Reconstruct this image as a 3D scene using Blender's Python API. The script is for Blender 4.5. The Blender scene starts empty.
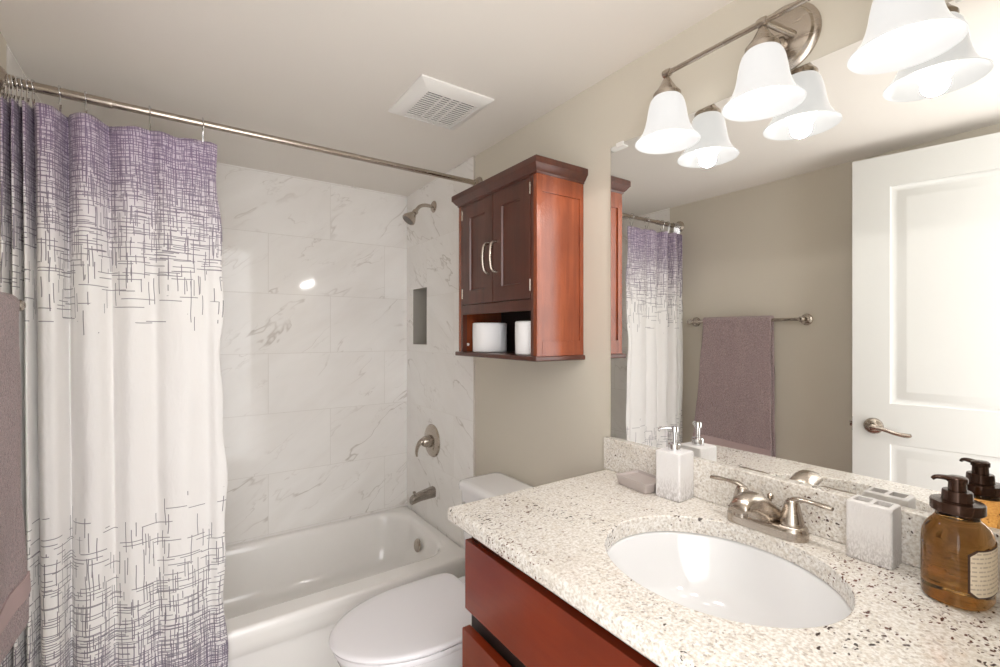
import bpy, bmesh, math, random
from mathutils import Vector, Matrix, noise
random.seed(7)
S = bpy.context.scene
COL = S.collection
PI = math.pi

# ------------------------------------------------------------------ camera, world, exposure
W, H = 1.524, 2.18            # room width (x), ceiling height
YB, YT = 2.594, 1.83          # back wall, start of the tiled tub recess
YF = 0.03                     # inner face of the door wall
CZ = 0.934                    # counter top
cd = bpy.data.cameras.new('camera'); cam = bpy.data.objects.new('camera', cd); COL.objects.link(cam)
cam.location = (0.4014, 0.0, 1.36)
cam.rotation_euler = (PI/2, 0, -math.radians(34.65))
cd.sensor_width = 36.0; cd.lens = 463.0/1000*36; cd.clip_start = 0.01
cd.shift_y = 0.0
S.camera = cam
wd = bpy.data.worlds.new('hall_fill'); S.world = wd; wd.use_nodes = True  # even white fill added through the open end; no hall is modelled
wd.node_tree.nodes['Background'].inputs[0].default_value = (1.0, 0.985, 0.98, 1)
wd.node_tree.nodes['Background'].inputs[1].default_value = 3.7
S.view_settings.view_transform = 'Standard'; S.view_settings.look = 'None'
S.view_settings.gamma = 1.0; S.view_settings.use_curve_mapping = False
S.view_settings.exposure = 0.28
BULB, SHADE, LAMPW = 3.0, 0.55, 3.4     # emission of the bulbs and their opal glass, watts of each lamp's light
try:
    S.cycles.use_denoising = True
    S.cycles.max_bounces = 12; S.cycles.diffuse_bounces = 6; S.cycles.glossy_bounces = 6
    S.cycles.transmission_bounces = 10; S.cycles.transparent_max_bounces = 8
    S.cycles.sample_clamp_indirect = 6.0
    S.cycles.caustics_reflective = True; S.cycles.caustics_refractive = False
except Exception:
    pass

# ------------------------------------------------------------------ node helpers
class NB:
    def __init__(self, mat):
        mat.use_nodes = True
        self.t = mat.node_tree; self.n = self.t.nodes; self.l = self.t.links
        self.bsdf = self.n['Principled BSDF']
    def new(self, typ, **kw):
        nd = self.n.new(typ)
        for k, v in kw.items(): setattr(nd, k, v)
        return nd
    def put(self, sock, v):
        if isinstance(v, bpy.types.NodeSocket): self.l.new(v, sock)
        elif isinstance(v, tuple) and len(v) == 3 and sock.type == 'RGBA': sock.default_value = (*v, 1)
        else: sock.default_value = v
    def m(self, op, a, b=None, c=None, clamp=False):
        nd = self.new('ShaderNodeMath', operation=op, use_clamp=clamp)
        self.put(nd.inputs[0], a)
        if b is not None: self.put(nd.inputs[1], b)
        if c is not None: self.put(nd.inputs[2], c)
        return nd.outputs[0]
    def mix(self, f, a, b, blend='MIX'):
        nd = self.new('ShaderNodeMix', data_type='RGBA', blend_type=blend)
        self.put(nd.inputs[0], f); self.put(nd.inputs[6], a); self.put(nd.inputs[7], b)
        return nd.outputs[2]
    def noise(self, vec, scale, detail=3, rough=0.5, dist=0.0, out=0):
        nd = self.new('ShaderNodeTexNoise')
        if vec is not None: self.l.new(vec, nd.inputs['Vector'])
        nd.inputs['Scale'].default_value = scale; nd.inputs['Detail'].default_value = detail
        nd.inputs['Roughness'].default_value = rough; nd.inputs['Distortion'].default_value = dist
        return nd.outputs[out]
    def ramp(self, f, stops):
        nd = self.new('ShaderNodeValToRGB'); r = nd.color_ramp
        while len(r.elements) < len(stops): r.elements.new(0.5)
        for e, (p, c) in zip(r.elements, stops):
            e.position = p; e.color = (*c, 1) if len(c) == 3 else c
        self.l.new(f, nd.inputs[0]); return nd.outputs[0]
    def mapr(self, v, a, b, c=0.0, d=1.0):
        nd = self.new('ShaderNodeMapRange', clamp=True)
        self.put(nd.inputs[0], v)
        for i, x in enumerate((a, b, c, d)): nd.inputs[i+1].default_value = x
        return nd.outputs[0]
    def coord(self, which='Object'):
        return self.new('ShaderNodeTexCoord').outputs[which]
    def mapping(self, vec, scale=(1,1,1), rot=(0,0,0), loc=(0,0,0)):
        nd = self.new('ShaderNodeMapping'); self.l.new(vec, nd.inputs[0])
        nd.inputs['Scale'].default_value = scale; nd.inputs['Rotation'].default_value = rot; nd.inputs['Location'].default_value = loc
        return nd.outputs[0]
    def xyz(self, vec):
        nd = self.new('ShaderNodeSeparateXYZ'); self.l.new(vec, nd.inputs[0]); return nd.outputs
    def comb(self, x, y, z):
        nd = self.new('ShaderNodeCombineXYZ')
        for i, v in enumerate((x, y, z)): self.put(nd.inputs[i], v)
        return nd.outputs[0]
    def bump(self, h, strength, dist=0.01):
        nd = self.new('ShaderNodeBump'); self.l.new(h, nd.inputs['Height'])
        nd.inputs['Strength'].default_value = strength; nd.inputs['Distance'].default_value = dist
        self.l.new(nd.outputs[0], self.bsdf.inputs['Normal'])
    def set(self, **kw):
        for k, v in kw.items(): self.put(self.bsdf.inputs[k.replace('_', ' ')], v)

def srgb(r, g, b):
    f = lambda c: (c/255/12.92) if c/255 <= .04045 else ((c/255+.055)/1.055)**2.4
    return (f(r), f(g), f(b))

def pmat(name, color, rough=0.5, metal=0.0, **kw):
    mt = bpy.data.materials.new(name); b = NB(mt)
    b.set(Base_Color=color, Roughness=rough, Metallic=metal, **kw)
    return mt

def mat_paint(name, color, rough=0.75, bump=0.06):
    mt = bpy.data.materials.new(name); b = NB(mt); c = b.coord()
    n = b.noise(c, 160, 2)
    n2 = b.noise(c, 2.0, 3)
    b.set(Base_Color=b.mix(b.mapr(n2, .35, .65, 0, .12), color, tuple(x*.9 for x in color)), Roughness=rough)
    b.bump(n, bump, .002)
    return mt

def mat_metal(name, color, rough):
    mt = bpy.data.materials.new(name); b = NB(mt); c = b.coord()
    n = b.noise(b.mapping(c, (40, 40, 600)), 1.0, 2)
    b.set(Base_Color=color, Metallic=1.0, Roughness=b.mapr(n, .3, .7, rough*.8, rough*1.2))
    return mt

def mat_tile(name, axis):
    mt = bpy.data.materials.new(name); b = NB(mt); c = b.coord(); x = b.xyz(c)
    u = x[0] if axis == 'x' else x[1]
    v = b.comb(b.m('ADD', u, -0.464+0.61*4 if axis == 'x' else 0.42+.61*4), b.m('ADD', x[2], -0.343+.305*4), 0.0)
    br = b.new('ShaderNodeTexBrick', offset=0.5, offset_frequency=2, squash=1.0)
    b.l.new(v, br.inputs['Vector'])
    br.inputs['Scale'].default_value = 1.0; br.inputs['Brick Width'].default_value = .61; br.inputs['Row Height'].default_value = .305
    br.inputs['Mortar Size'].default_value = .0016; br.inputs['Mortar Smooth'].default_value = .3
    br.inputs['Color1'].default_value = (0, 0, 0, 1); br.inputs['Color2'].default_value = (1, 1, 1, 1); br.inputs['Bias'].default_value = 0
    shift = b.new('ShaderNodeVectorMath', operation='MULTIPLY_ADD')
    b.l.new(br.outputs['Color'], shift.inputs[0]); shift.inputs[1].default_value = (7.3, 5.1, 3.7); b.l.new(c, shift.inputs[2])
    rot = (0, .62, 0) if axis == 'x' else (-.62, 0, 0)
    vec = b.mapping(b.mapping(shift.outputs[0], (1, 1, 1), rot), (1.0, 1.0, 3.2) if axis == 'x' else (1.0, 1.0, 3.2))
    n1 = b.noise(vec, 1.25, 4, .55, .35)
    vein = b.mapr(b.m('ABSOLUTE', b.m('SUBTRACT', n1, .5)), 0.0, .010, 1, 0)
    msk = b.mapr(b.noise(vec, 2.1, 2), .46, .64)
    n2 = b.noise(vec, 2.4, 4, .6, .45)
    vein2 = b.mapr(b.m('ABSOLUTE', b.m('SUBTRACT', n2, .52)), 0.0, .012, .6, 0)
    msk2 = b.mapr(b.noise(vec, 3.3, 2), .50, .66)
    vv = b.m('ADD', b.m('MULTIPLY', vein, msk), b.m('MULTIPLY', vein2, msk2), clamp=True)
    cloud = b.mapr(b.noise(vec, 1.7, 4, .6, .5), .35, .7, 0, .55)
    base = b.mix(cloud, srgb(248, 246, 243), srgb(234, 230, 225))
    base = b.mix(b.m('MULTIPLY', vv, .55), base, srgb(176, 166, 155))
    base = b.mix(b.m('MULTIPLY', br.outputs['Fac'], .5), base, srgb(205, 200, 193))
    b.set(Base_Color=base, Roughness=b.mapr(br.outputs['Fac'], 0, 1, .07, .6))
    b.bump(b.m('SUBTRACT', 1.0, br.outputs['Fac']), .15, .002)
    return mt

def mat_granite(name, tint=(1, 1, 1)):
    mt = bpy.data.materials.new(name); b = NB(mt); c = b.coord()
    T = lambda q: tuple(a*t for a, t in zip(q, tint))
    big = b.noise(c, 7, 4, .6, .6); fine = b.noise(c, 170, 3, .65); mid = b.noise(c, 60, 4, .62, .4)
    base = b.mix(b.mapr(fine, .34, .60), T(srgb(198, 189, 177)), T(srgb(234, 231, 226)))
    base = b.mix(b.mapr(mid, .52, .72, 0, .4), base, T(srgb(204, 190, 170)))
    base = b.mix(b.mapr(big, .54, .72, 0, .35), base, T(srgb(200, 190, 176)))
    # grey mica grains
    vg = b.new('ShaderNodeTexVoronoi'); b.l.new(c, vg.inputs['Vector']); vg.inputs['Scale'].default_value = 210
    gs = b.xyz(vg.outputs['Color'])
    g = b.m('MULTIPLY', b.m('GREATER_THAN', gs[0], .86), b.mapr(mid, .40, .6))
    base = b.mix(b.m('MULTIPLY', g, .5), base, T(srgb(140, 128, 116)))
    # dark flecks, elongated and clustered along drifts
    dv = b.new('ShaderNodeVectorMath', operation='MULTIPLY_ADD')
    b.l.new(b.noise(c, 60, 2, out=1), dv.inputs[0]); dv.inputs[1].default_value = (.016, .016, .016); b.l.new(c, dv.inputs[2])
    def flecks(scale, rot, thr, size, cl_scale, lo, hi, stretch):
        mp = b.mapping(dv.outputs[0], (stretch, 1, 1), (0, 0, rot))
        vo = b.new('ShaderNodeTexVoronoi'); b.l.new(mp, vo.inputs['Vector']); vo.inputs['Scale'].default_value = scale
        cx = b.xyz(vo.outputs['Color'])
        cl = b.mapr(b.noise(b.mapping(c, (1, .55, 1), (0, 0, rot)), cl_scale, 3, .6, .5), lo, hi)
        pick = b.m('LESS_THAN', cx[1], b.m('MULTIPLY', cl, thr))
        rad = b.m('MULTIPLY', b.m('ADD', .35, cx[2]), size)
        return b.m('MULTIPLY', pick, b.mapr(b.m('SUBTRACT', vo.outputs['Distance'], rad), -.06, .04, 1, 0))
    f1 = flecks(185, .6, 1.1, .32, 8.0, .53, .66, .5)
    f2 = flecks(100, .9, .85, .28, 6.0, .56, .68, .42)
    f3 = flecks(240, -.5, .25, .40, 9, .45, .66, .6)
    fc = b.mix(b.mapr(b.noise(c, 3.2, 1), .45, .58), srgb(74, 66, 62), srgb(102, 66, 56))
    base = b.mix(b.m('MULTIPLY', f3, .55), base, srgb(120, 108, 100))
    base = b.mix(f1, base, fc)
    base = b.mix(f2, base, b.mix(.5, fc, srgb(60, 50, 46)))
    b.set(Base_Color=base, Roughness=b.mapr(fine, .3, .7, .10, .2))
    return mt

def mat_wood(name, c1, c2, rough=.28, along='z', peel=0.0, grain=1.0):
    mt = bpy.data.materials.new(name); b = NB(mt); c = b.coord()
    sc = (30, 30, 2.2) if along == 'z' else (30, 2.2, 30)
    n = b.noise(b.mapping(c, sc), 1.0, 5, .6, .5)
    n2 = b.noise(b.mapping(c, tuple(s*5 for s in sc)), 1.0, 2)
    n3 = b.noise(c, 5, 3)
    base = b.mix(b.mapr(n, .5-.15/grain, .5+.15/grain), c1, c2)
    base = b.mix(b.mapr(n3, .4, .65, 0, .35), base, tuple(x*.55 for x in c1))
    base = b.mix(b.mapr(n2, .5, .7, 0, .25*grain), base, tuple(x*.6 for x in c1))
    b.set(Base_Color=base, Roughness=rough, Coat_Weight=.35, Coat_Roughness=.18)
    if peel: b.bump(b.noise(c, 130, 2), peel, .002)
    else: b.bump(n2, .05, .001)
    return mt

def mat_curtain():
    mt = bpy.data.materials.new('crosshatch_polyester'); b = NB(mt)
    uv = b.new('ShaderNodeUVMap', uv_map='UVMap').outputs[0]; s = b.xyz(uv); u, z = s[0], s[1]
    wob = b.noise(uv, 5, 2)
    zz = b.m('ADD', z, b.m('MULTIPLY', b.m('SUBTRACT', wob, .5), .16))
    top = b.mapr(zz, 1.36, 1.88); bot = b.mapr(zz, .86, .26)
    den = b.m('MAXIMUM', top, bot)
    den = b.m('ADD', b.m('MULTIPLY', b.m('POWER', den, 1.6), 1.3), b.m('MULTIPLY', b.m('GREATER_THAN', den, .001), .03))
    def layer(horizontal, L, sp, w, k, seed):
        a, p = (u, z) if horizontal else (z, u)
        # lines drawn by hand: each leans and wanders a little
        p = b.m('ADD', p, b.m('MULTIPLY', b.m('SUBTRACT', b.noise(b.comb(u, z, seed), 9, 1), .5), .010))
        ps = b.m('DIVIDE', p, sp); row = b.m('FLOOR', ps)
        w1 = b.new('ShaderNodeTexWhiteNoise', noise_dimensions='2D'); b.l.new(b.comb(row, seed, 0.0), w1.inputs['Vector'])
        al = b.m('ADD', b.m('DIVIDE', a, L), w1.outputs['Value']); cell = b.m('FLOOR', al)
        w2 = b.new('ShaderNodeTexWhiteNoise', noise_dimensions='3D'); b.l.new(b.comb(row, cell, seed), w2.inputs['Vector'])
        rg = b.xyz(w2.outputs['Color'])
        pres = b.m('LESS_THAN', w2.outputs['Value'], b.m('MULTIPLY', den, k))
        off = b.m('ADD', .2, b.m('MULTIPLY', rg[0], .6))
        d = b.m('ABSOLUTE', b.m('SUBTRACT', b.m('FRACT', ps), off))
        ln = b.mapr(b.m('MULTIPLY', d, sp), w*.35, w*.75, 1, 0)
        e = b.m('ABSOLUTE', b.m('SUBTRACT', b.m('FRACT', al), .5))
        end = b.m('LESS_THAN', e, b.m('ADD', .26, b.m('MULTIPLY', rg[1], .30)))
        return b.m('MULTIPLY', b.m('MULTIPLY', pres, ln), end)
    ls = [layer(True, .080, .0155, .0021, .85, 1.0), layer(True, .070, .0115, .0020, .8, 2.0), layer(True, .09, .0085, .0020, .55, 5.0),
          layer(False, .080, .0155, .0021, .85, 3.0), layer(False, .070, .0115, .0020, .8, 4.0), layer(False, .09, .0085, .0020, .55, 6.0)]
    ln = ls[0]
    for q in ls[1:]: ln = b.m('MAXIMUM', ln, q)
    purp = b.m('POWER', b.mapr(z, 1.50, 1.90), 1.2)
    purb = b.mapr(z, .6, .2)
    lc = b.mix(purp, srgb(106, 100, 110), srgb(116, 96, 128))
    lc = b.mix(purb, lc, srgb(84, 70, 104))
    white = srgb(238, 236, 234)
    gt = b.m('POWER', b.mapr(zz, 1.52, 1.95), 1.2)
    gb = b.m('MULTIPLY', b.mapr(zz, .5, .18), .55)
    ground = b.mix(b.m('MULTIPLY', b.m('MAXIMUM', gt, gb), .62), white, srgb(166, 142, 178))
    b.set(Base_Color=b.mix(b.m('MULTIPLY', ln, .9), ground, lc), Roughness=.55, Sheen_Weight=.15)
    b.bump(b.noise(b.comb(b.m('MULTIPLY', u, 3.0), z, 0.0), 9, 3, .6, .5), .25, .012)
    return mt

def mat_towel(name, col):
    mt = bpy.data.materials.new(name); b = NB(mt); c = b.coord()
    n = b.noise(c, 190, 3, .7); n2 = b.noise(c, 14, 4, .6, .6); n3 = b.noise(c, 70, 3)
    base = b.mix(b.mapr(n, .3, .68), tuple(x*.48 for x in col), tuple(min(1, x*1.22) for x in col))
    base = b.mix(b.mapr(n2, .45, .66, 0, .30), base, tuple(x*.70 for x in col))
    b.set(Base_Color=base, Roughness=.95, Sheen_Weight=.5, Sheen_Roughness=.5)
    b.bump(b.m('ADD', n, b.m('MULTIPLY', n3, .8)), 1.0, .012)
    return mt

def mat_ceramic(name, col, bumped):
    mt = bpy.data.materials.new(name); b = NB(mt); c = b.coord(); z = b.xyz(c)[2]
    n = b.noise(b.mapping(c, (1, 1, .35)), 420 if bumped == 2 else 330, 2, .5, .6)
    grey = b.mapr(b.m('ADD', z, b.m('MULTIPLY', n, .05)), .085, .0, 0, .75)   # grey between the flecks, stronger towards the foot
    fleck = b.mapr(n, .46, .58)
    b.set(Base_Color=b.mix(b.m('MULTIPLY', grey, b.m('SUBTRACT', 1.0, fleck)), col, srgb(150, 142, 138)), Roughness=.3)
    if bumped: b.bump(n, .55, .003)
    return mt

WALL = mat_paint('beige_wall_paint', srgb(212, 205, 191))
CEIL = mat_paint('white_ceiling_paint', srgb(240, 235, 228), .9)
TRIM = pmat('white_trim_paint', srgb(238, 238, 236), .35)
DOORM = mat_paint('white_door_paint', srgb(206, 206, 202), .38, .03)
TILEX = mat_tile('marble_tile_back', 'x'); TILEY = mat_tile('marble_tile_side', 'y')
NICHE = mat_paint('grey_niche_stone', srgb(168, 164, 156), .45, .3)
FLOORM = pmat('grey_floor_tile', srgb(176, 168, 158), .35)
NICKEL = mat_metal('brushed_nickel', srgb(184, 174, 163), .24)
CHROME = pmat('chrome', srgb(222, 222, 224), .06, 1.0)
DARKN = mat_metal('dark_nickel', srgb(160, 152, 144), .25)
PORC = pmat('white_porcelain', srgb(240, 239, 240), .09, Coat_Weight=.5, Coat_Roughness=.03)
SINKM = pmat('sink_porcelain', srgb(230, 230, 231), .08, Coat_Weight=.5, Coat_Roughness=.03)
TUBM = pmat('tub_enamel', srgb(249, 247, 244), .12, Coat_Weight=.5, Coat_Roughness=.05)
PLAST = pmat('white_plastic', srgb(238, 236, 232), .4)
SEATM = pmat('toilet_seat_plastic', srgb(238, 236, 239), .16)
GRAN = mat_granite('speckled_granite')
CHERRY = mat_wood('cherry_veneer_lit', srgb(128, 61, 35), srgb(154, 79, 46), .22, 'z', .35)  # brighter orange copy for the side panels, lamp glare put into the colour
CHERRY_SHADED = mat_wood('cherry_shaded', srgb(74, 37, 27), srgb(92, 47, 33), .32)  # same cherry, darkened for the shade on faces turned from the lamps
VANW = mat_wood('dark_cherry_vanity', srgb(112, 36, 13), srgb(128, 46, 18), .20, 'y', 0.0, .35)
DARKW = pmat('dark_wood_and_gap_shade', srgb(40, 26, 22), .5)
PAPER = pmat('tissue_paper', srgb(240, 239, 240), .9)
FILM = pmat('wrapper_film', srgb(236, 236, 240), .15)
CURT = mat_curtain()
TOWEL = mat_towel('mauve_terry', srgb(186, 160, 160))
BAND = pmat('woven_towel_band', srgb(182, 160, 158), .8)
CERS = mat_ceramic('speckled_white_ceramic', srgb(229, 227, 227), 1)
CERT = mat_ceramic('crackled_white_ceramic', srgb(222, 219, 217), 2)
DISHM = pmat('grey_glazed_ceramic', srgb(182, 172, 168), .35)
AMBER = pmat('amber_glass', (.88, .46, .13), .02, IOR=1.36, Transmission_Weight=1.0)
BRONZE = pmat('dark_bronze_plastic', srgb(62, 40, 28), .18, .55)
LABEL = bpy.data.materials.new('cream_label_paper'); _b = NB(LABEL); _c = _b.coord(); _x = _b.xyz(_c)
_row = _b.m('MULTIPLY', _x[2], 150.0)
_ink = _b.m('MULTIPLY', _b.m('LESS_THAN', _b.m('ABSOLUTE', _b.m('SUBTRACT', _b.m('FRACT', _row), .5)), .17), _b.m('GREATER_THAN', _b.noise(_b.comb(_b.m('MULTIPLY', _x[0], 260.0), _b.m('FLOOR', _row), 0.0), 1.0, 1), .47))
_b.set(Base_Color=_b.mix(_b.m('MULTIPLY', _ink, .45), srgb(228, 216, 196), srgb(120, 100, 84)), Roughness=.7)
LBORD = pmat('brown_label_ink', srgb(70, 46, 34), .6)
MIRR = pmat('mirror_silver', (.89, .89, .875), .0, 1.0)
MEDGE = pmat('mirror_edge', srgb(150, 160, 155), .15, .6)
DARKHOLE = pmat('dark_recess', (.03, .03, .03), .8)
SLATG = pmat('fan_housing_shade', srgb(52, 50, 48), .8)

def mat_emit(name, col, strength, base=.5, rough=.3):
    mt = bpy.data.materials.new(name); b = NB(mt)
    b.set(Base_Color=(base, base, base), Roughness=rough, Emission_Color=col, Emission_Strength=strength)
    return mt
BULBM = mat_emit('lit_bulb', (1.0, .965, .93), BULB, .8)
SHADEM = mat_emit('lit_opal_glass', (1.0, .985, .965), SHADE, .22, .22)

# ------------------------------------------------------------------ mesh helpers (all in world coordinates)
def finish(bm, angle=35):
    bmesh.ops.remove_doubles(bm, verts=bm.verts, dist=1e-6)
    bmesh.ops.recalc_face_normals(bm, faces=bm.faces)
    for f in bm.faces: f.smooth = True
    ca = math.radians(angle)
    for e in bm.edges:
        if len(e.link_faces) == 2:
            try: e.smooth = e.calc_face_angle() < ca
            except ValueError: pass

def obj(name, bm, mat, parent=None, origin=None, angle=35, fin=True):
    if fin: finish(bm, angle)
    o0 = Vector((0, 0, 0))
    if parent is not None:
        p = parent
        while p.parent: p = p.parent
        o0 = Vector(p.location)
    elif origin is not None: o0 = Vector(origin)
    for v in bm.verts: v.co -= o0
    me = bpy.data.meshes.new(name); bm.to_mesh(me); bm.free()
    if isinstance(mat, (list, tuple)):
        for q in mat: me.materials.append(q)
    else: me.materials.append(mat)
    ob = bpy.data.objects.new(name, me); COL.objects.link(ob)
    if fin and len(me.polygons) < 6000: w = ob.modifiers.new('even_shading', 'WEIGHTED_NORMAL'); w.keep_sharp = True
    if parent is not None: ob.parent = parent
    elif origin is not None: ob.location = origin
    return ob

def tag(o, label, cat, group=None):
    o['label'] = label; o['category'] = cat
    if group: o['group'] = group
    return o
def thing(name, loc, label, cat, group=None):
    o = bpy.data.objects.new(name, None); COL.objects.link(o); o.location = loc
    o.empty_display_size = .05
    return tag(o, label, cat, group)
def struct(name, bm, mat, parent=None):
    o = obj(name, bm, mat, parent)
    if parent is None: o['kind'] = 'structure'
    return o
def copy_thing(root, loc, label=None):
    r = root.copy(); COL.objects.link(r); r.location = loc
    if label: r['label'] = label
    for ch in list(root.children):
        c = ch.copy(); COL.objects.link(c); c.parent = r
        for g in list(ch.children):
            d = g.copy(); COL.objects.link(d); d.parent = c
    return r

def box(bm, x0, y0, z0, x1, y1, z1, bev=0.0, seg=2):
    t = bmesh.new()
    vs = [t.verts.new(p) for p in ((x0,y0,z0),(x1,y0,z0),(x1,y1,z0),(x0,y1,z0),(x0,y0,z1),(x1,y0,z1),(x1,y1,z1),(x0,y1,z1))]
    for q in ((0,3,2,1),(4,5,6,7),(0,1,5,4),(1,2,6,5),(2,3,7,6),(3,0,4,7)): t.faces.new([vs[i] for i in q])
    if bev: bmesh.ops.bevel(t, geom=t.edges[:], offset=bev, segments=seg, profile=.5, affect='EDGES')
    merge(bm, t)
def merge(bm, t, mat=None):
    if mat is not None: bmesh.ops.transform(t, matrix=mat, verts=t.verts)
    m = {}
    for v in t.verts: m[v] = bm.verts.new(v.co)
    for f in t.faces:
        try:
            n = bm.faces.new([m[v] for v in f.verts]); n.material_index = f.material_index
        except ValueError: pass
    t.free()
def loft(bm, rings, cap0=True, cap1=True, closed=True):
    R = [[bm.verts.new(p) for p in r] for r in rings]
    n = len(R[0])
    for a, c in zip(R, R[1:]):
        for i in range(n if closed else n-1):
            j = (i+1) % n
            bm.faces.new((a[i], a[j], c[j], c[i]))
    if cap0: bm.faces.new(R[0][::-1])
    if cap1: bm.faces.new(R[-1])
    return R
def lathe(bm, prof, center, axis='z', n=32, cap0=True, cap1=True):
    """prof: (radius, distance along axis)"""
    c = Vector(center)
    if isinstance(axis, str): ax = {'x': Vector((1,0,0)), 'y': Vector((0,1,0)), 'z': Vector((0,0,1)), '-x': Vector((-1,0,0))}[axis]
    else: ax = Vector(axis).normalized()
    e1 = ax.orthogonal().normalized(); e2 = ax.cross(e1)
    rings = [[c + ax*h + (e1*math.cos(2*PI*i/n) + e2*math.sin(2*PI*i/n))*max(r, 1e-5) for i in range(n)] for r, h in prof]
    loft(bm, rings, cap0, cap1)
def catmull(pts, per=6):
    pts = [Vector(p) for p in pts]; out = []
    P = [pts[0]*2 - pts[1]] + pts + [pts[-1]*2 - pts[-2]]
    for i in range(1, len(P)-2):
        for k in range(per):
            t = k/per
            a, b_, c, d = P[i-1], P[i], P[i+1], P[i+2]
            out.append(.5*((2*b_) + (c-a)*t + (2*a-5*b_+4*c-d)*t*t + (-a+3*b_-3*c+d)*t**3))
    out.append(pts[-1]); return out
def tube(bm, pts, rad, n=12, up=None, smooth=6, caps=True):
    """pts swept; rad a number, or list of (a,b) per control point: half sizes across and along up"""
    if smooth:
        P = catmull(pts, smooth)
        if isinstance(rad, (list, tuple)):
            rr = catmull([Vector((q[0], q[1], 0)) if isinstance(q, (tuple, list)) else Vector((q, q, 0)) for q in rad], smooth)
        else: rr = [Vector((rad, rad, 0))]*len(P)
    else:
        P = [Vector(p) for p in pts]
        rr = [Vector((q[0], q[1], 0)) if isinstance(q, (tuple, list)) else Vector((q, q, 0)) for q in rad] if isinstance(rad, (list, tuple)) else [Vector((rad, rad, 0))]*len(P)
    rings = []; prev = Vector(up) if up is not None else None
    for i, p in enumerate(P):
        tg = (P[min(i+1, len(P)-1)] - P[max(i-1, 0)]).normalized()
        if prev is None: prev = tg.orthogonal()
        u = (prev - tg*prev.dot(tg)).normalized(); s = tg.cross(u)
        if up is None: prev = u
        rings.append([p + s*rr[i].x*math.cos(2*PI*k/n) + u*rr[i].y*math.sin(2*PI*k/n) for k in range(n)])
    loft(bm, rings, caps, caps)
def sring(cx, cy, z, a, b_, e=2.0, n=64):
    """superellipse ring in plan"""
    out = []
    for i in range(n):
        t = 2*PI*i/n; c, s = math.cos(t), math.sin(t)
        out.append((cx + a*math.copysign(abs(c)**(2/e), c), cy + b_*math.copysign(abs(s)**(2/e), s), z))
    return out
def rrect(cx, cy, z, a, b_, r, n=6):
    out = []
    for (sx, sy, t0) in ((1,1,0),(-1,1,PI/2),(-1,-1,PI),(1,-1,1.5*PI)):
        for k in range(n+1):
            t = t0 + PI/2*k/n
            out.append((cx + sx*(a-r) + r*math.cos(t), cy + sy*(b_-r) + r*math.sin(t), z))
    return out
B = bmesh.new

# ------------------------------------------------------------------ room shell
bm = B(); box(bm, -.1, -.6, -.05, W+.1, YB+.1, 0); struct('floor', bm, FLOORM)
bm = B(); box(bm, -.1, -.08, H, W+.1, YB+.1, H+.05); struct('ceiling', bm, CEIL)
bm = B(); box(bm, -.1, YF-.11, 0, 0, YT+.03, H); struct('wall_left', bm, WALL)
bm = B(); box(bm, -.1, YT+.03, 0, 0, YB, H); struct('wall_left_tiled', bm, TILEY)
bm = B(); box(bm, W, YF-.11, 0, W+.1, YT, H); struct('wall_right', bm, WALL)
bm = B(); box(bm, -.1, YB, 0, W+.1, YB+.1, H); struct('wall_back', bm, TILEX)
# tiled end wall with its recessed niche
NY0, NY1, NZ0, NZ1 = 2.325, 2.504, 1.298, 1.615
TX = W-.006
bm = B()
rq = lambda x, y0, y1, z0, z1: [(x, y0, z0), (x, y1, z0), (x, y1, z1), (x, y0, z1)]
loft(bm, [rq(W+.1, YT, YB, 0, H), rq(TX, YT, YB, 0, H), rq(TX, NY0, NY1, NZ0, NZ1), rq(W+.085, NY0, NY1, NZ0, NZ1)], True, True)
for f in bm.faces:
    c = f.calc_center_median()
    if c.x > TX+.001 and NY0-.01 < c.y < NY1+.01 and NZ0-.01 < c.z < NZ1+.01 and c.x < W+.09: f.material_index = 1
wrt = struct('wall_right_tiled', bm, [TILEY, NICHE])
bm = B(); box(bm, W-.003, NY0-.001, NZ0-.010, W+.084, NY1+.001, NZ0-.0002, .002); struct('trim_1', bm, TILEY, None)
bm = B(); box(bm, TX-.002, YT-.006, .333, W-.001, YT-.0002, H); struct('trim_2', bm, pmat('tile_edge_strip', srgb(214, 208, 198), .4))
# unseen end wall, opened wide for the added world fill, shading only the vanity
bm = B(); box(bm, .985, YF-.11, 0, W, YF, H); struct('wall_front', bm, WALL)
bm = B(); box(bm, .0, .8, 0, .012, YT-.02, .09, .003); struct('baseboard_left', bm, TRIM)
bm = B(); box(bm, W-.012, 1.03, 0, W, YT-.01, .09, .003); struct('baseboard_right', bm, TRIM)

# ------------------------------------------------------------------ door (open towards the left wall, seen in the mirror)
fe, hg = Vector((.224, .787, 0)), Vector((.068, .045, 0))
DW = (fe-hg).length
def door_matrix():
    ex = (fe-hg).normalized(); ey = Vector((-ex.y, ex.x, 0))     # ey points to the wall side
    M = Matrix.Identity(4)
    for i in range(3): M[i][0] = ex[i]; M[i][1] = ey[i]
    M.translation = hg
    return M
DM = door_matrix()
def door_panel_face(bm, u0, u1, z0, z1, yf):
    """moulded raised panel: sunk cove then raised field, facing -y"""
    steps = [(0, 0), (.006, .006), (.018, .010), (.026, .009), (.050, .003), (.056, .003)]
    rings = []
    for ins, d in steps:
        rings.append([(u0+ins, yf+d, z0+ins), (u1-ins, yf+d, z0+ins), (u1-ins, yf+d, z1-ins), (u0+ins, yf+d, z1-ins)])
    loft(bm, rings, False, True)
dt = B()
D0, D1 = .02, 2.107
pz = [(1.066, 1.975), (.26, .90)]
pu0, pu1 = .125, DW-.125
T = .036
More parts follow.
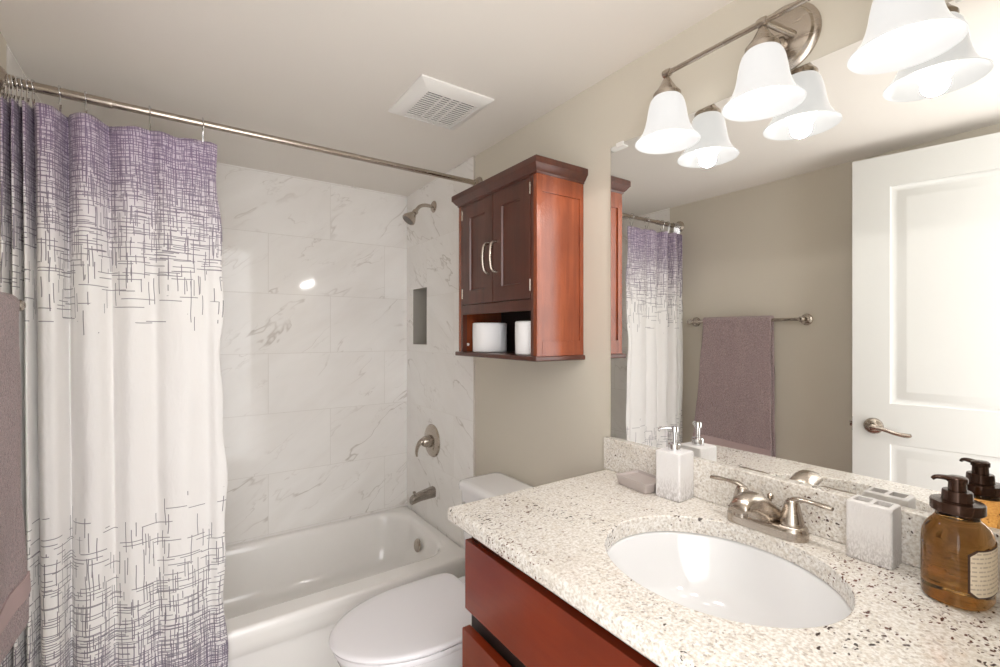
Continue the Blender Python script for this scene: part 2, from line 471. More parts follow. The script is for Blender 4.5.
for yf, sgn in ((0, 1),):
    xs = [0, pu0, pu1, DW]; zs = [D0, pz[1][0], pz[1][1], pz[0][0], pz[0][1], D1]
    for i in range(3):
        for j in range(5):
            if i == 1 and j in (1, 3): door_panel_face(dt, xs[1], xs[2], zs[j], zs[j+1], 0)
            else: dt.faces.new([dt.verts.new(p) for p in ((xs[i],0,zs[j]),(xs[i+1],0,zs[j]),(xs[i+1],0,zs[j+1]),(xs[i],0,zs[j+1]))])
for q in (((0,T,D0),(0,T,D1),(DW,T,D1),(DW,T,D0)), ((0,0,D0),(0,0,D1),(0,T,D1),(0,T,D0)), ((DW,0,D0),(DW,T,D0),(DW,T,D1),(DW,0,D1)),
          ((0,0,D1),(DW,0,D1),(DW,T,D1),(0,T,D1)), ((0,0,D0),(0,T,D0),(DW,T,D0),(DW,0,D0))):
    dt.faces.new([dt.verts.new(p) for p in q])
bm = B(); merge(bm, dt, DM)
door = struct('door_1', bm, DOORM)
t = B(); hz = .968; hu = DW-.072
lathe(t, [(.034, 0), (.034, .004), (.030, .010), (.016, .014), (.012, .020), (.012, .042), (.014, .046), (.014, .058), (.008, .062)], (hu, 0, hz), (0, -1, 0), 28)
tube(t, [(hu+.004, -.052, hz), (hu-.03, -.054, hz-.002), (hu-.075, -.050, hz-.016), (hu-.108, -.046, hz-.020), (hu-.122, -.047, hz-.016)],
     [(.009, .011), (.008, .009), (.006, .008), (.007, .009), (.005, .006)], 12, up=(0, 0, 1))
bm = B(); merge(bm, t, DM); dh = obj('door_handle', bm, NICKEL, door); dh['label'] = 'brushed nickel lever handle'
t = B(); box(t, DW, .010, hz-.012, DW+.011, .026, hz+.012, .002); box(t, DW, .006, hz-.03, DW+.002, .03, hz+.03)
bm = B(); merge(bm, t, DM); obj('latch', bm, DARKN, door)

# ------------------------------------------------------------------ bathtub
TX0, TX1, TY0, TY1, TZ = .003, TX-.003, YT, YB-.003, .333
bm = B()
def rectring(x0, x1, y0, y1, z, r, n=10):
    return rrect((x0+x1)/2, (y0+y1)/2, z, (x1-x0)/2, (y1-y0)/2, r, n)
outer = [rectring(TX0, TX1, TY0+.030, TY1, 0.0, .004), rectring(TX0, TX1, TY0+.028, TY1, TZ-.115, .004), rectring(TX0, TX1, TY0+.008, TY1, TZ-.095, .004),
         rectring(TX0, TX1, TY0+.004, TY1, TZ-.06, .004), rectring(TX0, TX1, TY0, TY1, TZ-.035, .006), rectring(TX0, TX1, TY0, TY1, TZ-.016, .008),
         rectring(TX0+.002, TX1-.002, TY0+.006, TY1-.002, TZ-.004, .010), rectring(TX0+.004, TX1-.004, TY0+.016, TY1-.003, TZ, .012)]
ix0, ix1, iy0, iy1 = .10, W-.062, TY0+.105, TY1-.040
inner = []
for k, (ins, dz, r) in enumerate([(-.014, 0, .14), (-.004, -.003, .145), (.004, -.012, .15), (.010, -.03, .15), (.018, -.08, .15), (.030, -.15, .15), (.048, -.215, .14), (.075, -.255, .13), (.12, -.270, .10), (.2, -.275, .06)]):
    inner.append(rectring(ix0+ins*1.8, ix1-ins, iy0+ins*.8, iy1-ins, TZ+dz, r))
loft(bm, outer+inner, True, True)
tub = thing('bathtub', (W/2, (TY0+TY1)/2, 0), 'white enamelled alcove bathtub between the marble tiled walls', 'bathtub')
obj('tub_body', bm, TUBM, tub, angle=50)
bm = B(); lathe(bm, [(.034, 0), (.034, .004), (.029, .010), (.012, .012), (.004, .012)], (ix1-.030, 2.25, .245), (-1, 0, .18), 28)
ov = obj('overflow_plate', bm, NICKEL, tub); ov['label'] = 'round nickel overflow plate'
bm = B(); lathe(bm, [(.036, 0), (.036, .003), (.026, .006), (.004, .009)], (ix1-.20, (iy0+iy1)/2, TZ-.276), 'z', 24); obj('drain', bm, NICKEL, tub)

# shower fittings
sh = thing('wall_shower', (TX, 2.236, 2.037), 'nickel shower head on a curved arm high on the tiled wall', 'shower head')
bm = B(); tube(bm, [(TX-.004, 2.236, 2.037), (TX-.05, 2.236, 2.037), (TX-.082, 2.236, 2.026), (TX-.105, 2.238, 1.998)], .0095, 14); obj('arm', bm, NICKEL, sh)
bm = B(); lathe(bm, [(.031, 0), (.031, .003), (.026, .008), (.014, .013), (.011, .016)], (TX, 2.236, 2.037), '-x', 28); obj('flange', bm, NICKEL, sh)
bm = B(); hd = Vector((-.62, .02, -.78)).normalized(); hp = Vector((TX-.101, 2.238, 2.002))
lathe(bm, [(.012, 0), (.015, .006), (.015, .016), (.012, .020), (.018, .028), (.030, .050), (.036, .062), (.036, .072), (.033, .075), (.030, .073), (.006, .075)], hp, hd, 32); shh = obj('spray_head', bm, NICKEL, sh)
bm = B(); lathe(bm, [(.029, .0735), (.027, .0762), (.004, .0775)], hp, hd, 28); obj('spray_face', bm, pmat('spray_rubber', srgb(120, 112, 106), .5), shh)

vl = thing('shower_valve', (TX, 2.252, .785), 'round nickel shower valve with a curved lever on the tiled wall', 'shower valve')
bm = B(); lathe(bm, [(.088, 0), (.088, .003), (.083, .010), (.060, .017), (.036, .020)], (TX, 2.252, .785), '-x', 40); obj('escutcheon', bm, NICKEL, vl)
bm = B(); lathe(bm, [(.034, .016), (.033, .030), (.027, .052), (.022, .060), (.010, .063)], (TX, 2.252, .785), '-x', 28)
tube(bm, [(TX-.045, 2.254, .792), (TX-.066, 2.258, .786), (TX-.080, 2.268, .760), (TX-.083, 2.276, .728), (TX-.079, 2.280, .706)],
     [(.017, .014), (.016, .012), (.013, .009), (.010, .007), (.007, .005)], 14, up=(1, 0, 0)); obj('lever', bm, NICKEL, vl)

sp = thing('tub_spout', (TX, 2.240, .512), 'nickel tub filler spout below the shower valve', 'tub spout')
bm = B()
rings = []
for d, hw, top, botm in ((0, .027, .030, -.026), (.02, .026, .029, -.025), (.08, .023, .023, -.022), (.115, .021, .017, -.026), (.128, .019, .010, -.028), (.132, .016, .002, -.026)):
    rings.append([(TX-d, 2.240 + hw*math.copysign(abs(math.cos(a))**.6, math.cos(a)), .512 - d*.10 + (top+botm)/2 + (top-botm)/2*math.copysign(abs(math.sin(a))**.6, math.sin(a))) for a in [2*PI*i/28 for i in range(28)]])
loft(bm, rings); obj('spout_body', bm, DARKN, sp, angle=50)
bm = B(); lathe(bm, [(.004, 0), (.004, .012), (.008, .014), (.008, .021), (.004, .023)], (TX-.112, 2.24, .514), 'z', 16); obj('diverter_knob', bm, DARKN, sp)

# ------------------------------------------------------------------ shower rod, rings, curtain
RY, RZ = 1.79, 2.043
rod = thing('curtain_rod', (W/2, RY, RZ), 'long brushed nickel shower curtain rod spanning wall to wall', 'curtain rod')
bm = B(); lathe(bm, [(.0135, .012), (.0135, .232), (.0122, .236)], (0, RY, RZ), 'x', 20); obj('outer_tube', bm, NICKEL, rod)
bm = B(); lathe(bm, [(.0112, .20), (.0112, W-.012)], (0, RY, RZ), 'x', 20); obj('inner_tube', bm, NICKEL, rod)
bm = B(); lathe(bm, [(.036, .0005), (.036, .005), (.030, .012), (.019, .018), (.018, .030), (.0135, .033)], (0, RY, RZ), 'x', 28); obj('flange', bm, NICKEL, rod)
bm = B(); lathe(bm, [(.030, .0005), (.030, .005), (.026, .010), (.017, .015), (.016, .026), (.012, .029)], (W, RY, RZ), '-x', 28); obj('flange', bm, NICKEL, rod)

FT = [(.004, .000), (.012, -.030), (.021, .020), (.032, -.035), (.041, .022), (.054, -.038), (.064, .020), (.078, -.036), (.094, -.044), (.112, -.036), (.132, .026), (.146, -.010), (.168, -.034),
      (.195, -.030), (.222, .012), (.236, -.002), (.262, -.024), (.292, -.022), (.325, -.002), (.355, -.018), (.400, -.020), (.440, -.008), (.463, .000), (.485, -.006), (.503, -.003)]
FB = [(.004, .000), (.014, -.034), (.026, .012), (.040, -.040), (.052, .012), (.068, -.046), (.082, .004), (.096, -.046), (.112, -.056), (.130, -.046), (.146, .006), (.162, -.022), (.190, -.046),
      (.220, -.040), (.246, -.016), (.262, -.026), (.290, -.038), (.320, -.030), (.350, -.016), (.380, -.028), (.425, -.034), (.462, -.020), (.486, -.012), (.508, -.022), (.530, -.016)]
ct = catmull([Vector((a, b_, 0)) for a, b_ in FT], 9); cb = catmull([Vector((a, b_, 0)) for a, b_ in FB], 9)
NR = 120; zt0, zb0 = RZ-.056, .165
ringx = [.008, .0145, .0215, .0285, .037, .046, .0565, .0675, .122, .177, .325, .463]
bm = B(); uvl = bm.loops.layers.uv.new('UVMap')
arc = [0.0]
for i in range(1, len(ct)): arc.append(arc[-1] + max((ct[i]-ct[i-1]).length, (cb[i]-cb[i-1]).length))
arc = [a*1.0 for a in arc]
rows = []
for r in range(NR+1):
    f = r/NR; row = []
    e = f**.7
    for i in range(len(ct)):
        p = ct[i]*(1-e) + cb[i]*e
        sag = 0
        if i and p.x > .1:
            dn = min(abs(ct[i].x - q) for q in ringx); sag = -min(.012, dn*dn*3.2)
        z = zt0 + (zb0-zt0)*f + sag*(1-f)**8
        wv = noise.noise(Vector((p.x*9, z*3.1, 3.3)))*.010*min(1, f*4) + noise.noise(Vector((p.x*22, z*11, 8.1)))*.0028
        if p.x > .30: wv += .004*math.sin(z*38 + noise.noise(Vector((p.x*5, z*2, 1)))*4)*max(0, min(1, (1.25-z)*2))*(p.x-.30)*5*max(0, min(1, (z-.75)*4))
        edge = .006*math.sin(z*9)+.004*math.sin(z*23) if i > len(ct)-14 else 0
        row.append(bm.verts.new((p.x + edge*(i-(len(ct)-14))/14 if edge else p.x, RY + .002 + p.y + wv, z)))
    rows.append(row)
for r in range(NR):
    for i in range(len(ct)-1):
        f = bm.faces.new((rows[r][i], rows[r][i+1], rows[r+1][i+1], rows[r+1][i]))
        for lp, (rr, ii) in zip(f.loops, ((r, i), (r, i+1), (r+1, i+1), (r+1, i))):
            lp[uvl].uv = (arc[ii], zt0 + (zb0-zt0)*rr/NR)
for f in bm.faces: f.smooth = True
cur = obj('shower_curtain', bm, CURT, None, (.25, RY, zt0), fin=False)
tag(cur, 'white shower curtain with purple crosshatch fading from top and bottom', 'shower curtain')
md = cur.modifiers.new('thickness', 'SOLIDIFY'); md.thickness = .0012

def ring_mesh(x):
    bm = B()
    pts = []
    for k in range(15):
        a = math.radians(-50 + 280*k/14)
        pts.append((x + .0015*math.sin(a*2), RY + .0185*math.cos(a), RZ + .0175*math.sin(a)))
    pts += [(x, RY-.010, RZ-.032), (x, RY-.004, RZ-.050), (x, RY+.001, RZ-.062), (x, RY+.006, RZ-.050), (x, RY+.012, RZ-.030)]
    tube(bm, pts, .0017, 8, smooth=3)
    return bm
rl = ['nearest the left wall in the tight bunch', 'second from the left wall in the tight bunch', 'third from the left wall in the tight bunch', 'fourth from the left wall in the tight bunch',
      'fifth from the left wall in the tight bunch', 'sixth from the left wall in the tight bunch', 'seventh from the left wall in the tight bunch', 'eighth from the left wall, last of the tight bunch',
      'first one standing clear right of the bunch', 'second one clear of the bunch, over the rod joint', 'second from the curtain free edge', 'nearest the curtain free edge']
r0 = None
for x, lb in zip(ringx, rl):
    lbl = 'thin metal curtain hook ' + lb
    if r0 is None:
        r0 = obj('curtain_hook', ring_mesh(x), CHROME, None, (x, RY, RZ)); tag(r0, lbl, 'curtain hook', 'curtain hooks on the shower rod')
    else:
        c = r0.copy(); COL.objects.link(c); c.location = (x, RY, RZ); c['label'] = lbl

# ------------------------------------------------------------------ towel bar and towel on the left wall
BZ, BX = 1.432, .060
tb = thing('towel_bar', (0, 1.36, BZ), 'brushed nickel towel bar with round rosettes on the left wall', 'towel bar')
BY0, BY1 = 1.055, 1.670
bm = B(); lathe(bm, [(.0085, 0), (.0085, BY1-BY0+.026)], (BX, BY0-.008, BZ), 'y', 18); obj('bar', bm, NICKEL, tb)
for y in (BY0, BY1):
    bm = B(); lathe(bm, [(.029, .0005), (.029, .004), (.026, .010), (.021, .012), (.019, .018), (.012, .022), (.011, .050), (.014, .055), (.015, .064), (.014, .070), (.006, .075)], (0, y, BZ), 'x', 28)
    obj('post', bm, NICKEL, tb)
def towel_mesh(y0, y1, zf, zbk, th, r, wob, seed, ny=90):
    bm = B()
    # profile: outer path, front bottom -> over bar -> back bottom, then inner path back
    def path(rad, zfr, zba, step=.012):
        pts = []; z = zfr
        n = int((BZ-zfr)/step)
        for k in range(n): pts.append((BX+rad, zfr + (BZ-zfr)*k/n))
        for k in range(13): a = PI*k/12; pts.append((BX+rad*math.cos(a), BZ+rad*math.sin(a)))
        n = int((BZ-zba)/step)
        for k in range(1, n+1): pts.append((BX-rad, BZ + (zba-BZ)*k/n))
        return pts
    outp = path(r+th, zf, zbk); inp = path(r, zf+.004, zbk+.004)[::-1]
    prof = outp + inp
    rings = []
    for j in range(ny+1):
        t = j/ny; y = y0 + (y1-y0)*t; ring = []
        for i, (x, z) in enumerate(prof):
            dz = max(0, (BZ-z)); amp = min(1, dz*2.2)*wob
            w = noise.noise(Vector((y*7, z*2.2, seed)))*amp + noise.noise(Vector((y*17, z*6, seed+3)))*amp*.35
            fz = noise.noise(Vector((x*170, y*170, z*170)))*.0011 if i < len(outp) else 0
            yy = y + (noise.noise(Vector((.3, z*9, seed+(5 if t > .5 else 7))))*.006 + (dz*.095 if t > .5 else -dz*.012))*abs(2*t-1)
            er = 1 - max(0, (abs(2*t-1)-.965)/.035)**2*.6   # the hems round off
            sgn = 1 if x > BX else -1
            mid = BX + sgn*(r+th/2) if z < BZ else x
            xx = mid + (x-mid)*er if z < BZ else x
            zz = z - .016*(1-t) if z < BZ-.3 else z
            ring.append((xx + (w+fz)*(1 if x > BX else .4) , yy, zz + (noise.noise(Vector((y*40, z*40, 2)))*.001)))
        rings.append(ring)
    loft(bm, rings)
    return bm
tw = obj('bath_towel', towel_mesh(1.195, 1.575,   .640, .70, .015, .0090, .016, 4.2), TOWEL, None, (BX, 1.40, .64), angle=60)
tag(tw, 'mauve terry bath towel folded over the towel bar', 'towel')
# woven band across the towel near its hem
bm = B(); rings = []
for j in range(61):
    t = j/60; y = 1.197 + (1.573-1.197)*t; ring = []
    for k, z in enumerate([.708+.006*q for q in range(10)]):
        dz = BZ-z; amp = min(1, dz*2.2)*.016
        w = noise.noise(Vector((y*7, z*2.2, 4.2)))*amp + noise.noise(Vector((y*17, z*6, 7.2)))*amp*.35
        yy = y + (noise.noise(Vector((.3, z*9, 4.2+(5 if t > .5 else 7))))*.006 + (dz*.095 if t > .5 else -dz*.012))*abs(2*t-1)
        rb = .0009*(k % 2)
        ring.append((BX+.024+.0024+w+rb, yy, z-.016*(1-t)))
    back = [(p[0]-.006, p[1], p[2]) for p in ring][::-1]
    rings.append(ring+back)
loft(bm, rings); bd = obj('woven_band', bm, BAND, tw, angle=80); bd['label'] = 'flat woven band near the hem'

# ------------------------------------------------------------------ exhaust fan grille on the ceiling
fx0, fx1, fy0, fy1 = 1.030, 1.305, 1.342, 1.630
fan = thing('exhaust_fan', ((fx0+fx1)/2, (fy0+fy1)/2, H), 'square white exhaust fan grille on the ceiling', 'exhaust fan')
bm = B()
def sq(ins, z): return [(fx0+ins, fy0+ins, z), (fx1-ins, fy0+ins, z), (fx1-ins, fy1-ins, z), (fx0+ins, fy1-ins, z)]
loft(bm, [sq(0, H-.0005), sq(0, H-.006), sq(.006, H-.010), sq(.036, H-.026), sq(.041, H-.027), sq(.043, H-.024), sq(.043, H-.012)], False, True)
obj('cover', bm, PLAST, fan)
bm = B()
ns = 14
for k in range(ns):
    y = fy0+.046 + (fy1-fy0-.092)*(k+.5)/ns
    box(bm, fx0+.042, y-.0036, H-.0262, fx1-.042, y+.0036, H-.0242)
for x in (fx0+.105, (fx0+fx1)/2, fx1-.105): box(bm, x-.0018, fy0+.043, H-.022, x+.0018, fy1-.043, H-.016)
obj('louvre_grille', bm, PLAST, fan)
bm = B(); box(bm, fx0+.044, fy0+.044, H-.0135, fx1-.044, fy1-.044, H-.0125); obj('fan_housing', bm, SLATG, fan)  # housing coloured dark to paint the shade between the louvres

# ------------------------------------------------------------------ wall cabinet above the toilet
cx0, cy0, cy1, cz0, cz1 = 1.320, 1.126, 1.620, 1.284, 1.866
XW = W-.001
cab = thing('wall_cabinet', (W, (cy0+cy1)/2, cz0), 'cherry wood wall cabinet with two doors above the toilet', 'cabinet')
bm = B()
FTK = .020    # face frame
def side(y_out, y_in):
    a, c = min(y_out, y_in), max(y_out, y_in); s = 1 if y_out < y_in else -1
    box(bm, cx0+.0, a, cz0, cx0+.022, c, cz1, .0012)                       # front stile
    box(bm, XW-.016, a, cz0, XW, c, cz1, .0012)
    box(bm, cx0+.022, a, cz1-.056, XW-.016, c, cz1, .001); box(bm, cx0+.022, a, cz0, XW-.016, c, cz0+.052, .001)
    p0 = y_out + s*.006
    box(bm, cx0+.020, min(p0, y_in), cz0+.050, XW-.014, max(p0, y_in), cz1-.054)
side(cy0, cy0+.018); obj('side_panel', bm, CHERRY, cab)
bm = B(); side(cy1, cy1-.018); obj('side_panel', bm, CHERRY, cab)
bm = B()
box(bm, cx0+.0005, cy0+.018, cz0, cx0+FTK, cy0+.032, cz1, .001); box(bm, cx0+.0005, cy1-.032, cz0, cx0+FTK, cy1-.018, cz1, .001)
box(bm, cx0+.0005, cy0+.030, 1.434, cx0+FTK, cy1-.030, 1.470, .001); box(bm, cx0+.0005, cy0+.030, cz1-.008, cx0+FTK, cy1-.030, cz1)
obj('face_frame', bm, CHERRY_SHADED, cab)
bm = B(); box(bm, cx0+.021, cy0+.018, 1.452, XW-.004, cy1-.018, 1.466); obj('shelf', bm, CHERRY_SHADED, cab)
bm = B(); box(bm, cx0+.021, cy0+.018, cz1-.012, XW-.004, cy1-.018, cz1-.001); obj('top_panel', bm, CHERRY_SHADED, cab)
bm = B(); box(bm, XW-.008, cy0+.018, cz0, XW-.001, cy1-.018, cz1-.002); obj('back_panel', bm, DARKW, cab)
bm = B(); box(bm, cx0-.012, cy0-.010, cz0-.012, XW, cy1+.010, cz0+.004, .004, 3); obj('bottom_board', bm, CHERRY_SHADED, cab)
bm = B()
rings = []
for o, z in ((.003, cz1-.002), (.004, cz1+.004), (.009, cz1+.008), (.016, cz1+.018), (.021, cz1+.024), (.021, cz1+.041), (.019, cz1+.0445)):
    rings.append([(cx0-o, cy0-o, z), (XW, cy0-o, z), (XW, cy1+o, z), (cx0-o, cy1+o, z)])
loft(bm, rings); obj('crown_moulding', bm, CHERRY_SHADED, cab)
dz0, dz1 = 1.4725, 1.8565
DXO = .0142
ym = (cy0+cy1)/2
for (y0, y1, hy, hn) in ((cy0+.0335, ym-.001, ym-.024, cy0+.033), (ym+.001, cy1-.0335, ym+.024, cy1-.033)):
    bm = B(); x0, x1 = cx0-.0145, cx0+.0
    fw = .052
    st = [(0, 0), (.0012, 0)]
    rings = []
    for ins, d in ((0, 0), (0, -.0140), (.0015, -.0150), (fw, -.0150), (fw+.003, -.009), (fw+.008, -.0075)):
        d += DXO
        rings.append([(cx0+d-.0003, y0+ins, dz0+ins), (cx0+d-.0003, y1-ins, dz0+ins), (cx0+d-.0003, y1-ins, dz1-ins), (cx0+d-.0003, y0+ins, dz1-ins)])
    loft(bm, rings); d = obj('door', bm, CHERRY_SHADED, cab, angle=20)
    bm = B()
    tube(bm, [(cx0-.000, hy, 1.576), (cx0-.012, hy, 1.579), (cx0-.024, hy, 1.593), (cx0-.028, hy, 1.631), (cx0-.024, hy, 1.669), (cx0-.012, hy, 1.683), (cx0-.000, hy, 1.686)], [(.0060, .0042)]*7, 12, up=(0, 1, 0))
    h = obj('handle', bm, NICKEL, d); h['label'] = 'brushed nickel bow handle'
    for z in (1.515, 1.823):
        bm = B(); s = 1 if hn < ym else -1
        lathe(bm, [(.0028, -.019), (.0028, .019)], (cx0-.0022, hn-s*.001, z), 'z', 12); obj('hinge', bm, NICKEL, d)
bm = B(); lathe(bm, [(.006, 0), (.006, .002), (.003, .004)], (1.352, cy1-.018, 1.316), (0, -1, 0), 14); obj('screw_cap', bm, PLAST, cab)

# two rolls in the cubby
def roll_mesh(cx, cy, z0, r, h, ri):
    bm = B(); n = 56
    rings = []
    prof = [(ri, .004), (ri, 0), (r-.004, 0), (r, .003), (r, h*.25), (r, h*.5), (r, h*.75), (r, h-.003), (r-.004, h), (ri, h), (ri, h-.004), (ri, .004)]
    for q, (rr, hh) in enumerate(prof):
        rings.append([(cx+(rr+(noise.noise(Vector((math.cos(2*PI*i/n)*2, math.sin(2*PI*i/n)*2, hh*30)))*.0012 if rr > .05 else 0))*math.cos(2*PI*i/n), cy+(rr)*math.sin(2*PI*i/n), z0+hh) for i in range(n)])
    loft(bm, rings, False, False); return bm
rz = cz0+.0045
ra = thing('toilet_paper_roll', (1.395, 1.510, rz), 'white toilet paper roll in clear wrap at the cubby left end', 'toilet paper', 'toilet paper rolls in the cabinet cubby')
obj('paper', roll_mesh(1.395, 1.510, rz, .0655, .113, .02), PAPER, ra, angle=50)
bm = B(); lathe(bm, [(.0195, .003), (.0195, .110), (.018, .110), (.018, .003), (.0195, .003)], (1.395, 1.510, rz), 'z', 24, False, False); obj('core_tube', bm, pmat('cardboard', srgb(170, 140, 105), .9), ra)
bm = B(); rings = []
for k in range(13):
    a = -1.55 + .95*k/12; rings.append([(1.395+(.0668+noise.noise(Vector((k*.9, z*60, 1)))*.0030+.002)*math.cos(a), 1.510+(.0668+.002+noise.noise(Vector((k*.9, z*60, 4)))*.003)*math.sin(a), rz+.001+z) for z in [.0091*q for q in range(13)]])
loft(bm, rings, False, False, False); fl = obj('wrapper', bm, FILM, ra, angle=25); fl.modifiers.new('t', 'SOLIDIFY').thickness = .0006
rb = copy_thing(ra, (1.395, 1.232, rz), 'white toilet paper roll at the cubby near end, half behind the frame')
for ch in list(rb.children):
    if ch.name.startswith('wrapper'): bpy.data.objects.remove(ch)

# ------------------------------------------------------------------ toilet
tcy = 1.415
toi = thing('toilet', (1.15, tcy, 0), 'white toilet with a closed lid between vanity and bathtub', 'toilet')
def egg(z, xf, xb, hw, cx=None, k=2.25, n=96, sq=10.0, flat=None):
    """plan outline: rounded front at xf, squarer back at xb"""
    cx = xb-(xb-xf)*.42 if cx is None else cx
    out = []
    for i in range(n):
        t = 2*PI*i/n; c, s = math.cos(t), math.sin(t)
        if c < 0: x = cx + (cx-xf)*-abs(c)**(2/2.0); y = hw*math.copysign(abs(s)**(2/2.05), s)
        else: x = cx + (xb-cx)*abs(c)**(2/sq); y = hw*math.copysign(abs(s)**(2/sq), s)*(1-.07*abs(c)**(1.2))
        out.append((x, tcy+y, z))
    return out
bm = B()
loft(bm, [egg(0, .93, 1.46, .115), egg(.03, .925, 1.465, .117), egg(.10, .93, 1.46, .112), egg(.20, .90, 1.46, .130), egg(.28, .845, 1.47, .160), egg(.34, .805, 1.47, .176), egg(.375, .79, 1.47, .182), egg(.392, .788, 1.47, .183), egg(.397, .795, 1.46, .178)])
obj('bowl', bm, PORC, toi, angle=50)
bm = B(); loft(bm, [egg(.398, .783, 1.262, .186), egg(.400, .779, 1.264, .188), egg(.410, .778, 1.265, .189), egg(.416, .781, 1.263, .187), egg(.417, .80, 1.25, .17)]); obj('seat', bm, SEATM, toi, angle=50)
bm = B(); loft(bm, [egg(.4195, .78, 1.262, .184), egg(.421, .772, 1.266, .190), egg(.428, .768, 1.268, .192), egg(.434, .772, 1.267, .190), egg(.438, .784, 1.262, .182), egg(.440, .82, 1.24, .155), egg(.441, .92, 1.18, .09)]); obj('lid', bm, SEATM, toi, angle=50)
for y in (tcy-.075, tcy+.075):
    bm = B(); box(bm, 1.262, y-.016, .398, 1.292, y+.016, .428, .006, 3); obj('lid_hinge', bm, SEATM, toi)
tx0, tx1 = 1.315, 1.508
bm = B(); loft(bm, [rrect((tx0+tx1)/2+.01, tcy, .400, .075, .185, .03), rrect((tx0+tx1)/2+.006, tcy, .43, .086, .186, .03), rrect((tx0+tx1)/2+.002, tcy, .60, .093, .195, .03), rrect((tx0+tx1)/2, tcy, .742, .0955, .199, .03)]); obj('tank', bm, PORC, toi, angle=50)
bm = B(); c_ = (tx0+tx1)/2
loft(bm, [rrect(c_, tcy, .7425, .096, .200, .03), rrect(c_, tcy, .746, .104, .206, .034), rrect(c_, tcy, .762, .106, .208, .036), rrect(c_, tcy, .772, .103, .205, .034), rrect(c_, tcy, .778, .094, .196, .03), rrect(c_, tcy, .780, .075, .175, .03)]); obj('tank_lid', bm, PORC, toi, angle=50)
bm = B(); lathe(bm, [(.014, 0), (.014, .005), (.009, .008), (.008, .016)], (tx0+.0025, tcy+.15, .69), '-x', 18); tube(bm, [(tx0-.012, tcy+.155, .69), (tx0-.018, tcy+.12, .687), (tx0-.018, tcy+.07, .682)], [(.005, .006), (.005, .007), (.004, .006)], 10, up=(0, 0, 1)); obj('flush_handle', bm, CHROME, toi)

# ------------------------------------------------------------------ vanity, counter, sink
VY0, VY1 = .075, .995
vf = 1.002                     # face frame plane
van = thing('vanity_cabinet', (1.25, (VY0+VY1)/2, 0), 'dark cherry vanity cabinet with slab drawer fronts under the granite counter', 'vanity')
bm = B()
box(bm, vf+.018, VY1-.018, .10, W-.014, VY1, CZ-.0375, .001); box(bm, vf+.018, VY0, .10, W-.014, VY0+.018, CZ-.0375, .001)
box(bm, vf+.018, VY0, .10, W-.014, VY1, .118); box(bm, W-.020, VY0, .10, W-.014, VY1, CZ-.04)
obj('carcass', bm, VANW, van)
bm = B(); box(bm, vf, VY0, .10, vf+.018, VY1, CZ-.0375, .001); obj('face_frame', bm, DARKW, van)  # frame coloured near-black to paint the shadow in the gaps around the drawers
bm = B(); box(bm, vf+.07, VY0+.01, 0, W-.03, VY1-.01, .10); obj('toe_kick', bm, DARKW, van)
for (z0, z1, ajar, a) in ((.684, .854, 0, 0), (.44, .640, .008, 0), (.13, .40, 0, 0)):
    bm = B(); box(bm, vf-.024-ajar, VY0+.008, z0, vf-.001-ajar, VY1-.008, z1, .0025, 2)
    if ajar: box(bm, vf-.001-ajar, VY0+.03, z0+.02, vf-.0005, VY1-.03, z1-.03)
    obj('drawer', bm, VANW, van)

CX0, CY0, CY1, CT = .943, YF+.002, 1.010, .036
sx, sy, sa, sb = 1.235, .490, .190, .212
bm = B(); N = 96
hole = lambda z, g=0: [(sx+(sa+g)*math.cos(2*PI*i/N), sy+(sb+g)*math.sin(2*PI*i/N), z) for i in range(N)]
def outline(z, ins):
    """rectangle sampled by the angle of the hole's points so the top bridges cleanly"""
    x0, x1, y0, y1 = CX0+ins, W-.0015, CY0+ins, CY1-ins
    out = []
    angs = [2*PI*i/N for i in range(N)]
    cor = [math.atan2((yc-sy)/sb, (xc-sx)/sa) % (2*PI) for xc in (x0, x1) for yc in (y0, y1)]
    snap = {min(range(N), key=lambda i: abs((angs[i]-c+PI) % (2*PI)-PI)): (xc, yc) for c, (xc, yc) in zip(cor, [(xc, yc) for xc in (x0, x1) for yc in (y0, y1)])}
    for i, t in enumerate(angs):
        if i in snap: out.append((*snap[i], z)); continue
        dx, dy = sa*math.cos(t), sb*math.sin(t); k = 1e9
        if dx > 1e-9: k = min(k, (x1-sx)/dx)
        if dx < -1e-9: k = min(k, (x0-sx)/dx)
        if dy > 1e-9: k = min(k, (y1-sy)/dy)
        if dy < -1e-9: k = min(k, (y0-sy)/dy)
        out.append((sx+k*dx, sy+k*dy, z))
    return out
rings = [hole(CZ-CT), hole(CZ-.003), hole(CZ-.0008, .0015), hole(CZ, .004), outline(CZ, .007), outline(CZ-.002, .003), outline(CZ-.007, .0), outline(CZ-CT+.007, .0), outline(CZ-CT+.002, .003), outline(CZ-CT, .008), hole(CZ-CT)]
loft(bm, rings, False, False)
ctp = obj('countertop', bm, GRAN, None, (1.23, .52, CZ-CT), angle=40)
tag(ctp, 'cream granite countertop with dark flecks around the oval sink', 'countertop')
bm = B(); box(bm, W-.021, CY0, CZ+.0003, W-.0015, CY1+.008, CZ+.098, .003, 2)
bs = obj('backsplash', bm, GRAN, None, (1.51, .7, CZ), angle=40)
tag(bs, 'low granite backsplash strip along the wall under the mirror', 'backsplash')
sk = thing('sink', (sx, sy, CZ-CT-.15), 'white oval porcelain sink set under the granite counter', 'sink')
bm = B()
rings = []
for g, z in ((.020, -CT-.0055), (.010, -CT-.0055), (.004, -CT-.0055), (.001, -CT-.009), (-.006, -CT-.030), (-.016, -CT-.058), (-.034, -CT-.088), (-.060, -CT-.110), (-.095, -CT-.124), (-.135, -CT-.131), (-.168, -CT-.134)):
    rings.append([(sx+(sa+g)*math.cos(2*PI*i/N) + .02*min(1, -min(g, 0)*6), sy+(sb+g)*math.sin(2*PI*i/N), CZ+z) for i in range(N)])
loft(bm, rings, False, True)
